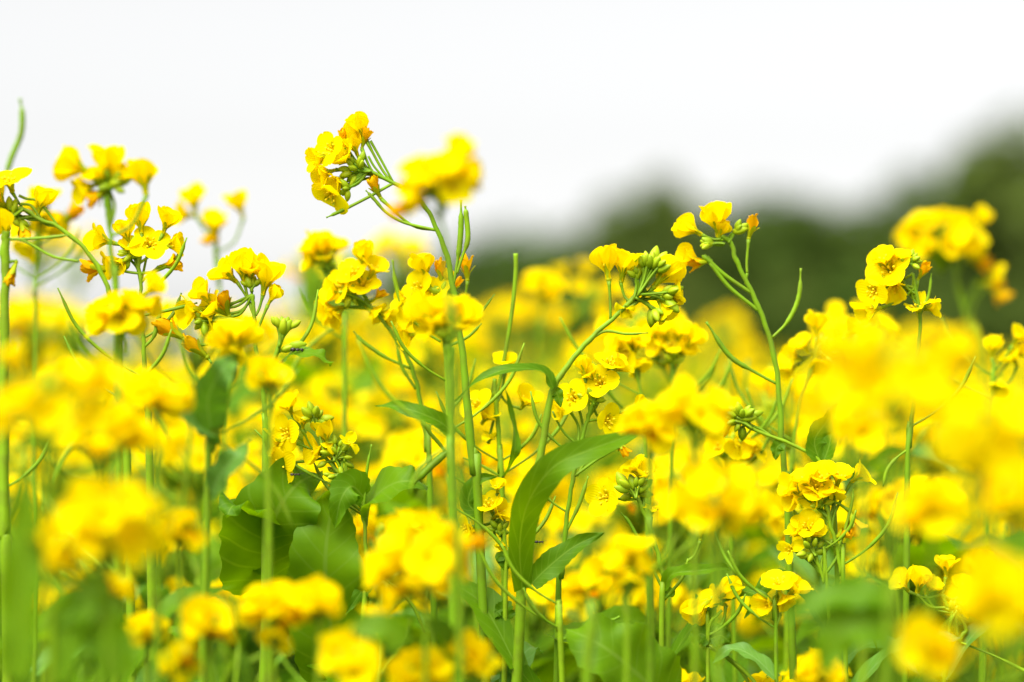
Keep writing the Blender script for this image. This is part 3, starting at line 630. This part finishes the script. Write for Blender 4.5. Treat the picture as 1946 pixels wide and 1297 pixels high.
# blurred foreground
B = dict(hi=False, group='blurred rapeseed plants closest to the camera')
def fg(label, d, px, py, w, n, tilt=0, size=None, seed=0, low=2, mix='hhhcco', wilt=1, extra=(), leaves=()):
    d = 1.1 - (1.1 - d) * .70
    sz = size or .0172 * K / d
    r = w / 2
    p = plant(label, d, [(px + tilt * .3, py + r * .55), (px + tilt * .5, py + r * 1.0), (px + tilt * .8, py + r * 2.2 + 60), (px + tilt, py + r * 2.4 + 260)], rad=(1.0, 1.6), hi=False, seed=seed, low=low, group=B['group'], base_dx=0)
    p.head(px, py, w, n, -tilt * .3, sz, mix, wilt, 6)
    for e in extra: p.flower(*e)
    for pts, wpx in leaves: p.leaf(pts, wpx, (random.uniform(-.3,.3), -1, .5), mat=random.choice([ML, MLG]))
    return p.done()
fg('huge blurred rapeseed head looming right of centre above the crop, before the crumpled flowers', .56, 1700, 690, 270, 15, seed=50, extra=[(1600,735,140,190,.2,'half'),(1560,760,130,200,.2,'half'),(1820,660,120,30,.1,'cup')])
fg('big blurred yellow head low at the right edge under the huge one', .60, 1860, 815, 210, 13, 10, seed=51)
fg('blurred head at the lower right corner, cut by the frame', .56, 1915, 1125, 230, 13, 0, seed=52)
fg('blurred orange tinged head beside the corner one at the bottom', .66, 1765, 1225, 130, 7, 0, seed=53, mix='hhc', wilt=5)
fg('big blurred rapeseed head at the left edge, highest of the blurred ones there', .70, 95, 745, 250, 11, 0, seed=54, wilt=0, extra=[(200,720,120,60,.2,'half')])
fg('blurred rapeseed head below the highest blurred left one, against green', .80, 190, 820, 190, 8, 0, seed=55, wilt=0, mix='hcc', extra=[(265,825,100,20,.2,'closed')])
fg('broad blurred flower head in the lower left above a dark leaf', .70, 200, 970, 260, 15, 6, seed=56, extra=[(95,1050,120,200,.2,'half'),(130,1065,110,240,.2,'half')], leaves=[([(230,1290),(200,1200),(170,1160),(100,1190)],95),([(30,1290),(40,1150),(50,1000),(40,900)],80),([(110,1300),(140,1180),(185,1120),(215,1150)],80)])
fg('small blurred orange flower head right of the broad lower left one', .84, 343, 1005, 90, 5, 0, seed=57, mix='oh', wilt=2)
fg('tall blurred yellow head pile in the lower middle', .83, 810, 1040, 185, 15, 0, seed=58, extra=[(745,1130,110,200,.2,'half'),(725,1170,110,220,.2,'half'),(780,1110,110,240,.4,'half'),(720,1090,110,180,.3,'half'),(900,1030,84,20,.2,'wilt')])
fg('blurred pale yellow flower pair left of the tall pile, over green', .83, 520, 1150, 130, 9, 0, seed=59, extra=[(530,1200,110,240,.4,'half')])
fg('blurred single blossom between the pale pair and the tall pile', .83, 605, 1145, 95, 6, 0, seed=60)
fg('blurred orange and yellow blossoms at the bottom left of the tall pile', .78, 665, 1250, 130, 7, 10, seed=61, wilt=3, leaves=[([(760,1230),(740,1200),(690,1190),(650,1200)],60)])
fg('blurred blossom at the bottom edge beneath the tall pile', .84, 795, 1275, 110, 7, 0, seed=62)
fg('blurred blossom at the bottom edge right of the tall pile', .85, 905, 1250, 95, 6, 0, seed=63, leaves=[([(860,1290),(850,1220),(830,1190),(800,1185)],44)])
fg('small blurred yellow cup pair at the bottom left over dark leaves', .89, 280, 1200, 75, 4, 0, seed=64, mix='c', wilt=0)
fg('blurred lone bud like blossom in the green at lower left', .84, 222, 1115, 60, 2, 0, seed=65, mix='kc', wilt=1)
fg('blurred brownish blossom group at the bottom between left leaves', .82, 400, 1185, 100, 6, 0, seed=66, mix='hc', wilt=4)
fg('blurred drooping blossom at the bottom left edge of the leaves', .82, 340, 1250, 60, 3, 0, seed=67, wilt=2)
fg('big blurred flower dome right of the middle above a dark green underside', .80, 1360, 935, 180, 13, 5, seed=68, extra=[(1290,955,110,170,.2,'half'),(1440,960,110,10,.2,'half')])
fg('blurred yellow flower puff in the gold right of the thick pale stem', .86, 1320, 775, 150, 10, 0, seed=69)
fg('blurred flower puff over the fading gold between the middle heads', .92, 1235, 800, 110, 7, 0, seed=70, wilt=3)
fg('blurred yellow head at the bottom right on a shaded leaf', .92, 1560, 1275, 110, 7, 0, seed=71)
fg('blurred flower head high in the gold left of the sharp leafy stem', .90, 510, 715, 70, 4, 0, seed=72)
fg('blurred gold head at the right between the huge and corner heads', .72, 1770, 960, 150, 9, 0, seed=73, wilt=2)
fg('blurred gold head at the right edge above the corner one', .68, 1930, 930, 140, 9, 0, seed=74)
fg('blurred mid height head touching the left edge of the huge head', .80, 1640, 800, 130, 8, 0, seed=75)
fg('blurred yellow head between the upper left blurred head and the arched leaf', .84, 300, 745, 120, 8, 0, seed=76)
p = plant('blurred foreground plant showing only a long grey green leaf at the lower right', .84, [(1700,1140),(1690,1180),(1680,1300)], rad=(1.2,1.6), hi=False, seed=77, group=B['group'], low=1)
p.leaf([(1690,1140),(1640,1128),(1560,1140),(1480,1195)],70,(0,-1,.8),mat=ML); p.leaf([(1690,1200),(1640,1180),(1590,1210),(1560,1290)],110,(0,-1,.5)); p.done()
p = plant('blurred foreground stem standing alone in the bottom middle before the round dark leaf', .92, [(1128,1190),(1122,1240),(1115,1300)], rad=(1.8,2.2), hi=False, seed=78, group=B['group'], low=1); p.done()
# ------------------------------------------------------------------ the crowd of plants behind (copies of a few kinds)
def local_plant(rng, H, heads, nleaf, z0=.35, z1_=.86):
    """a plant standing at the origin: returns meshes {part: [mesh,...]}"""
    parts = []
    st = MBd(); bend = V((rng.uniform(-.09,.09), rng.uniform(-.09,.09), 0))
    main = catmull([(0,0,0), V((0,0,H*.4)) + bend*.2, V((0,0,H*.75)) + bend*.6, V((0,0,H)) + bend], 6)
    n = len(main); tube(st, main, [(3.0 - 2.2 * (i/(n-1))**.7)/1000 for i in range(n)], 6)
    tips = [(main[-1], (main[-1]-main[-3]).normalized())]
    for k in range(heads - 1):
        i = rng.randrange(int(n*.6), int(n*.85)); p = main[i]; a = rng.uniform(0,6.28); h = V((math.cos(a), math.sin(a), 0))
        z1 = H * rng.uniform(.90, 1.01); rr = rng.uniform(.04,.15)
        b = catmull([p, p + h*rr*.5 + V((0,0,(z1-p.z)*.4)), V((p.x,p.y,z1)) + h*rr], 6)
        tube(st, b, [(1.7 - .8*j/(len(b)-1))/1000 for j in range(len(b))], 5); tips.append((b[-1], (b[-1]-b[-3]).normalized()))
    for (t, ax) in tips:
        hb = MBd(); e1 = ax.cross(V((0,1,.2))).normalized(); e2 = ax.cross(e1); nf = rng.randint(7, 13); Rc = rng.uniform(.011,.018)
        for k in range(nf):
            u = (k+.5)/nf; a = k*2.4 + rng.uniform(-.3,.3); pol = R(15 + 78*math.sqrt(u)); rd = e1*math.cos(a)+e2*math.sin(a)
            q = rd*math.sin(pol) + ax*math.cos(pol)*.8; f = (rd*math.sin(pol*.85)+ax*math.cos(pol*.85)+V((0,0,.25))).normalized()
            kd = rng.choice(['half','half','half','cup','open','wilt' if u>.7 else 'open']); sz = rng.uniform(.0135,.0165); P = t + q*Rc
            F = P - f*sz*.25
            Mt = axis_mat(F, f, sz, rng.uniform(0,6)); b = rng.choice(FBL[kd])
            hb.add(rem(b, 1 if kd=='wilt' else 0), Mt)
            tube(st, [t - ax*(.012 + .01*u), F], .0007, 4)
        for k in range(7):
            rr = .0045*math.sqrt((k+.5)/7); rd = e1*math.cos(k*2.4)+e2*math.sin(k*2.4)
            hb.add(rem(BUDL, 2), axis_mat(t + rd*rr + ax*(.003-rr*.5), (ax+rd*.6).normalized(), .0048, k))
        parts.append(('flower_head', hb.mesh('flower_head', [MP, MW, MB])))
        for k in range(rng.randint(3,6)):                 # young pods and pedicels below the head
            a = rng.uniform(0,6.28); rd = e1*math.cos(a)+e2*math.sin(a); s0 = t - ax*rng.uniform(.03,.10); Lp = rng.uniform(.025,.05)
            tube(st, catmull([s0, s0+rd*Lp*.5+ax*Lp*.3, s0+rd*Lp*.85+ax*Lp*.75], 3), .0008, 4)
    parts.append(('stem', st.mesh('stem', [MS])))
    for k in range(nleaf):
        zz = H*rng.uniform(z0,z1_); i = min(range(n), key=lambda q: abs(main[q].z-zz)); p = main[i]
        a = rng.uniform(0,6.28); h = V((math.cos(a), math.sin(a), 0)); Ln = rng.uniform(.07,.16)*(1.25-zz/H*.6); up = rng.uniform(.2,.7)
        path = [p, p+h*Ln*.35+V((0,0,Ln*up*.6)), p+h*Ln*.7+V((0,0,Ln*up*.7)), p+h*Ln+V((0,0,Ln*up*.35))]
        parts.append(('leaf', leaf_bd(path, Ln*rng.uniform(.28,.46), (-h.x*.5,-h.y*.5,1), rng, 12, 4).mesh('leaf', [rng.choice([ML,ML,ML,ML,ML,MLG])])))
    return parts
BUDL = MBd(); tube(BUDL, [(0,0,0),(0,0,.3),(0,0,.7),(0,0,1)], [.1,.26,.24,.05], 6)
frn = random.Random(5)
PROTO = []
for i in range(12):
    PROTO.append(local_plant(frn, .80, frn.choice([4,5,6,7]), frn.randint(5,6), .55, .95))
LEAFY = []
for i in range(5):
    LEAFY.append(local_plant(frn, .80, 1, 9, .62, .96))
def put(proto, x, y, z, rot, group, label):
    r = link('rapeseed_plant', None); r.location = (x, y, 0); r.rotation_euler = (R(frn.gauss(0,3)), R(frn.gauss(0,3)), rot); s = z/.80; r.scale = (s, s, s)
    r.empty_display_size = .02
    tag(r, label, 'rapeseed plant', group)
    for nm, me in proto: link(nm, me, r)
    return r
def clear(x, y, z):                                     # a dip in the crop, where the trees show down to their feet
    px = 973 + x/y*K
    return min(z, CAM.z - (95 if y < 1.9 else 80)/K*y) if 1290 < px < 1510 or 545 < px < 625 else min(z, CAM.z - 22/K*y) if 960 < px <= 1290 else z
def scatter(n, d0, d1, zfun, protos, group, label, margin=.12, sep=.055, seed=3):
    rng = random.Random(seed); done = []; tries = 0
    while len(done) < n and tries < n*60:
        tries += 1
        y = math.sqrt(rng.uniform(d0*d0, d1*d1)); hw = .18*y*1.04 + margin; x = rng.uniform(-hw, hw)
        if any((x-a)**2 + (y-b)**2 < sep*sep for a, b in done): continue
        done.append((x, y)); put(rng.choice(protos), x, y, zfun(rng, x, y), rng.uniform(0,6.28), group, label)
scatter(48, 1.15, 1.62, lambda r, x, y: r.uniform(.70,.80), PROTO[:4] + LEAFY*5, 'rapeseed plants low behind the sharp ones', 'short leafy rapeseed plant low among the stems just behind the sharp plants', .06, .06, 21)
scatter(112, 1.33, 2.4, lambda r, x, y: clear(x, y, min(.89, r.gauss(.783,.04) + (.025 if x < -.07*y else 0))), PROTO + LEAFY[:4], 'softly blurred rapeseed plants of the middle distance', 'softly blurred rapeseed plant standing in the crowd behind the sharp ones', .08, .07, 22)
scatter(50, 2.4, 4.2, lambda r, x, y: clear(x, y, min(.87, r.gauss(.77,.05))), PROTO, 'strongly blurred rapeseed plants deep in the field', 'strongly blurred rapeseed plant deep in the field, one yellow blob among many', .10, .09, 23)
# sparse taller ones that show against the sky at the left
for (px, d, z, k) in [(65,1.75,.905,1),(118,1.95,.90,4),(940,1.75,.895,6),(955,2.1,.865,2),(1055,2.0,.855,8),(1120,2.2,.862,3),(300,2.3,.865,5),(30,2.2,.86,7),(150,2.0,.865,9)]:
    put(PROTO[k], (px-973)/K*d, d, z, frn.uniform(0,6.28), 'softly blurred rapeseed plants of the middle distance', 'softly blurred rapeseed plant standing in the crowd behind the sharp ones')

# the rest of the field: uncountable plants out to the trees
def field():
    rng = np.random.default_rng(4); mb = MBd(); r = random.Random(8)
    bits = []
    for i in range(6):
        b = MBd(); H = .80
        tube(b, [(0,0,0),(r.uniform(-.03,.03),r.uniform(-.03,.03),H)], [.004,.0012], 3, 0, False)
        for h in range(2):
            cx, cy, cz = (r.uniform(-.07,.07), r.uniform(-.07,.07), H*r.uniform(.84,1.0)) if h else (0,0,H)
            for k in range(6):
                P = V((cx,cy,cz)) + V((r.gauss(0,.014), r.gauss(0,.014), r.gauss(0,.012)))
                ax = V((r.gauss(0,.6), r.gauss(0,.6), 1)).normalized(); Mt = axis_mat(P, ax, .017, r.uniform(0,6))
                for q in range(2):
                    a = q*math.pi/2; c, s_ = math.cos(a), math.sin(a); pts = [V((c*.5-s_*.2, s_*.5+c*.2,.2)), V((c*.5+s_*.2, s_*.5-c*.2,.2)), V((-c*.5+s_*.2,-s_*.5-c*.2,.2)), V((-c*.5-s_*.2,-s_*.5+c*.2,.2))]
                    b0 = len(b.v); b.v.extend(tuple(Mt @ t) for t in pts); b.uv.extend([(0,.9)]*4); b.f.append((b0,b0+1,b0+2,b0+3)); b.m.append(1)
        for k in range(8):
            a = r.uniform(0,6.28); hh = V((math.cos(a), math.sin(a),0)); p = V((0,0,H*r.uniform(.4,.95))); L = .12
            b.add(rem(leaf_bd([p, p+hh*L*.5+V((0,0,.04)), p+hh*L+V((0,0,.02))], .05, (0,0,1), r, 3, 2), 2))
        bits.append((np.array(b.v, dtype=np.float32), np.array(b.uv, dtype=np.float32), b.f, b.m))
    vs, uvs, fs, ms, off = [], [], [], [], 0
    def addp(x, y, z, s):
        nonlocal off
        v, uv, f, m = bits[r.randrange(6)]; a = r.uniform(0,6.28); c, sn = math.cos(a), math.sin(a)
        w = np.empty_like(v); w[:,0] = (v[:,0]*c - v[:,1]*sn)*s + x; w[:,1] = (v[:,0]*sn + v[:,1]*c)*s + y; w[:,2] = v[:,2]*z/.80
        vs.append(w); uvs.append(uv); fs.extend(tuple(i+off for i in q) for q in f); ms.extend(m); off += len(v)
    for (d0, d1, n, s) in [(4.1, 8, 620, 1.0), (8, 13, 700, 1.3)]:
        for k in range(n):
            y = math.sqrt(r.uniform(d0*d0, d1*d1)); hw = .18*y*1.15 + .3; addp(r.uniform(-hw, hw), y, min(.80 if y < 7 else .765, r.gauss(.735,.035)), s)
    me = bpy.data.meshes.new('flowering_crop'); me.from_pydata(np.concatenate(vs).tolist(), [], fs)
    for m in (MS, MP, ML): me.materials.append(m)
    me.polygons.foreach_set('material_index', np.array(ms, dtype=np.int32))
    uvl = me.uv_layers.new(name='UVMap'); li = np.empty(len(me.loops), dtype=np.int32); me.loops.foreach_get('vertex_index', li)
    uvl.data.foreach_set('uv', np.concatenate(uvs)[li].ravel()); me.update()
    tag(link('flowering_crop', me), 'distant yellow rapeseed crop melting together before the trees', 'crop', kind='stuff')
field()

# ------------------------------------------------------------------ insects
def insect(px, py, d, s, label, name, cat):
    r = link(name, None); c = W(px, py, d); r.location = c; r.empty_display_size = .003; tag(r, label, cat)
    b = MBd(); tube(b, [V((x, 0, z))*s for x, z in [(-.5,.0),(-.35,.06),(-.1,.05),(.0,.02),(.1,.05),(.3,.05),(.36,.03),(.45,.06),(.6,.05),(.68,.02)]], [q*s for q in [.03,.15,.17,.05,.12,.12,.04,.12,.11,.03]], 8)
    link('body', b.mesh('body', [MK]), r)
    for sg in (-1, 1):
        for k in range(3):
            l = MBd(); x = .05 + .12*k; tube(l, [V((x,0,.02))*s, V((x+.15*(k-1),sg*.3,.15))*s, V((x+.35*(k-1),sg*.5,-.15))*s], .022*s, 4); link('leg', l.mesh('leg', [MK]), r)
        l = MBd(); tube(l, [V((.62,0,.06))*s, V((.85,sg*.15,.2))*s, V((1.05,sg*.25,.15))*s], .015*s, 4); link('antenna', l.mesh('antenna', [MK]), r)
insect(562, 666, 1.094, .0045, 'tiny dark ant under the lowest bud of the budded side shoot', 'ant', 'insect')
insect(559, 903, 1.085, .0032, 'tiny dark beetle on the fold of the broadest leaf', 'beetle', 'insect')
insect(1023, 1031, 1.09, .0030, 'tiny brown spider like insect by a yellow blossom near the thick pale stem', 'insect', 'insect')

# ------------------------------------------------------------------ trees
def crown(seed, H, Wd, n=2600, leaf=.3):
    r = random.Random(seed); b = MBd(); cl = []
    for k in range(26):
        a = r.uniform(0,6.28); t = r.uniform(.12,1); rad = Wd*.5*math.sin(math.pi*min(.84,(.25+.62*t)))**.6*r.uniform(.3,.95)
        cl.append((V((math.cos(a)*rad, math.sin(a)*rad, H*t*.94)), Wd*r.uniform(.13,.25)))
    for k in range(n):
        c, rr = r.choice(cl); d = V((r.gauss(0,1), r.gauss(0,1), r.gauss(0,.8))).normalized()*rr*r.uniform(.5,1)**.5
        p = c + d; nn = (d.normalized() + V((r.gauss(0,.5), r.gauss(0,.5), r.gauss(0,.5)+.4))).normalized(); e = nn.cross(V((r.gauss(0,1),r.gauss(0,1),.1))).normalized(); f = nn.cross(e); L = leaf*r.uniform(.6,1.3)
        b0 = len(b.v); b.v.extend([tuple(p-e*L), tuple(p-f*L*.45), tuple(p+e*L), tuple(p+f*L*.45)]); b.uv.extend([(0,.5)]*4); b.f.append((b0,b0+1,b0+2,b0+3)); b.m.append(0)
    return b.mesh('crown', [MT], False)
def trunk(seed, H):
    r = random.Random(seed); b = MBd()
    tube(b, catmull([(0,0,0),(r.uniform(-.1,.1),0,H*.3),(r.uniform(-.25,.25),.1,H*.8)],5), [.17,.155,.14,.13,.12,.115,.11,.10,.085,.07,.04], 8)
    for k in range(6):
        a = r.uniform(0,6.28); z = H*r.uniform(.25,.6); h = V((math.cos(a),math.sin(a),0)); L = H*.22
        tube(b, [V((0,0,z)), V((0,0,z+L*.4))+h*L*.6, V((0,0,z+L))+h*L], [.06,.04,.015], 5)
    return b.mesh('trunk', [MTK])
CR = [crown(100+i, 6.0, 4.6) for i in range(5)]; TR = [trunk(120+i, 6.0) for i in range(5)]
SHB = [crown(140+i, 2.0, 3.4, 1500, .2) for i in range(3)]
def tree(px, top, wpx, d, label, k):
    r = link('broadleaf_tree', None); H = CAM.z + (648.5-top)/K*d; r.location = ((px-973)/K*d, d, 0); sx = (wpx/K*d)/4.6; r.scale = (sx, sx, H/6.15); r.rotation_euler = (0,0,k*1.3)
    tag(r, label, 'tree', 'dark trees along the far edge of the field')
    link('crown', CR[k % 5], r); link('trunk', TR[k % 5], r)
TL = [(1995,232,320,105,'tallest dark blurred tree at the far right edge of the picture'),(1880,292,170,112,'dark blurred tree leaning on the tallest one at the right'),(1800,278,170,110,'rounded dark blurred tree ending the high group at the right'),
 (1660,378,230,118,'low blurred tree in the dip left of the high group'),(1565,382,190,120,'blurred tree behind the crumpled yellow flowers'),(1462,372,190,116,'blurred tree directly behind the tall podded plant'),
 (1345,378,190,120,'blurred tree behind the cupped flowers of the podded plant'),(1218,330,150,104,'blurred tree standing higher behind the bending plant'),(1115,418,170,122,'lower blurred tree left of the higher one by the bending plant'),
 (1020,432,150,126,'blurred grey green tree right of the arching stem'),(920,450,140,132,'faint blurred tree just right of the arching stem'),(830,490,130,150,'faint greyish tree crossing behind the arching stem'),
 (745,500,120,160,'faint greyish tree left of the arching stem'),(670,565,100,170,'small pale grey tree under the hanging dome of flowers'),(600,612,90,175,'smallest dark tree near the budded side shoot'),(262,640,70,190,'tiny far tree glimpsed between the left stems')]
for k, (px, top, w, d, lab) in enumerate(TL): tree(px, top, w*1.45, d, lab, k)
rs = random.Random(9)
for k, px in enumerate(range(640, 2080, 62)):
    d = rs.uniform(92, 104) if px > 900 else rs.uniform(125, 150)
    r = link('shrub', None); r.location = ((px-973)/K*d, d, 0); h = CAM.z + rs.uniform(60, 130)*(1 if px > 1050 else .55)/K*d; s = .0125*d/104*2.0
    r.scale = (1.0*rs.uniform(.85,1.15)*d/104, 1.0*d/104, h/2.0); r.rotation_euler = (0,0,rs.uniform(0,6.28)); link('crown', SHB[k % 3], r)
    tag(r, 'dark blurred shrub closing the gap under the far trees', 'shrub', 'dark shrubs under the far trees')

# ------------------------------------------------------------------ ground, sky, light, camera
gm = bpy.data.meshes.new('ground'); gm.from_pydata([(-400,-60,0),(400,-60,0),(400,600,0),(-400,600,0)], [], [(0,1,2,3)]); gm.materials.append(ground_mat())
tag(link('ground', gm), kind='structure')

w = bpy.data.worlds.new('World'); sc.world = w; w.use_nodes = True; nt = w.node_tree; N, L = nt.nodes, nt.links; N.clear()
out = N.new('ShaderNodeOutputWorld'); bg = N.new('ShaderNodeBackground'); sky = N.new('ShaderNodeTexSky'); sky.sky_type = 'NISHITA'; sky.sun_disc = False
EL, AZ = R(58), R(-148)                                # sun behind a thin overcast, high over the camera's left shoulder
sky.sun_elevation = EL; sky.sun_rotation = AZ; sky.air_density = 1.0; sky.dust_density = .7; sky.ozone_density = 1.0; sky.altitude = 50
hs = N.new('ShaderNodeHueSaturation'); hs.inputs['Saturation'].default_value = .04
L.new(sky.outputs[0], hs.inputs['Color']); L.new(hs.outputs[0], bg.inputs['Color']); bg.inputs['Strength'].default_value = .067; L.new(bg.outputs[0], out.inputs['Surface'])
sl = bpy.data.lights.new('sun', 'SUN'); sl.energy = 4.6; sl.angle = R(55); sl.color = (1, .98, .94)
so = bpy.data.objects.new('sun', sl); col.objects.link(so)
sd = V((math.sin(AZ)*math.cos(EL), math.cos(AZ)*math.cos(EL), math.sin(EL)))
so.rotation_euler = sd.to_track_quat('Z', 'Y').to_euler()

cd = bpy.data.cameras.new('camera'); cam = bpy.data.objects.new('camera', cd); col.objects.link(cam); sc.camera = cam
cam.location = CAM; cam.rotation_euler = (R(90), 0, 0); cd.lens = LENS; cd.sensor_width = 36; cd.clip_start = .02; cd.clip_end = 2000
cd.dof.use_dof = True; cd.dof.focus_distance = FOC; cd.dof.aperture_fstop = 4.5; cd.dof.aperture_blades = 0
sc.render.engine = 'CYCLES'; sc.cycles.use_denoising = True; sc.cycles.max_bounces = 10; sc.cycles.diffuse_bounces = 5; sc.cycles.transmission_bounces = 6
sc.view_settings.view_transform = 'Standard'; sc.view_settings.look = 'None'; sc.view_settings.gamma = 1; sc.view_settings.exposure = EXPOSURE
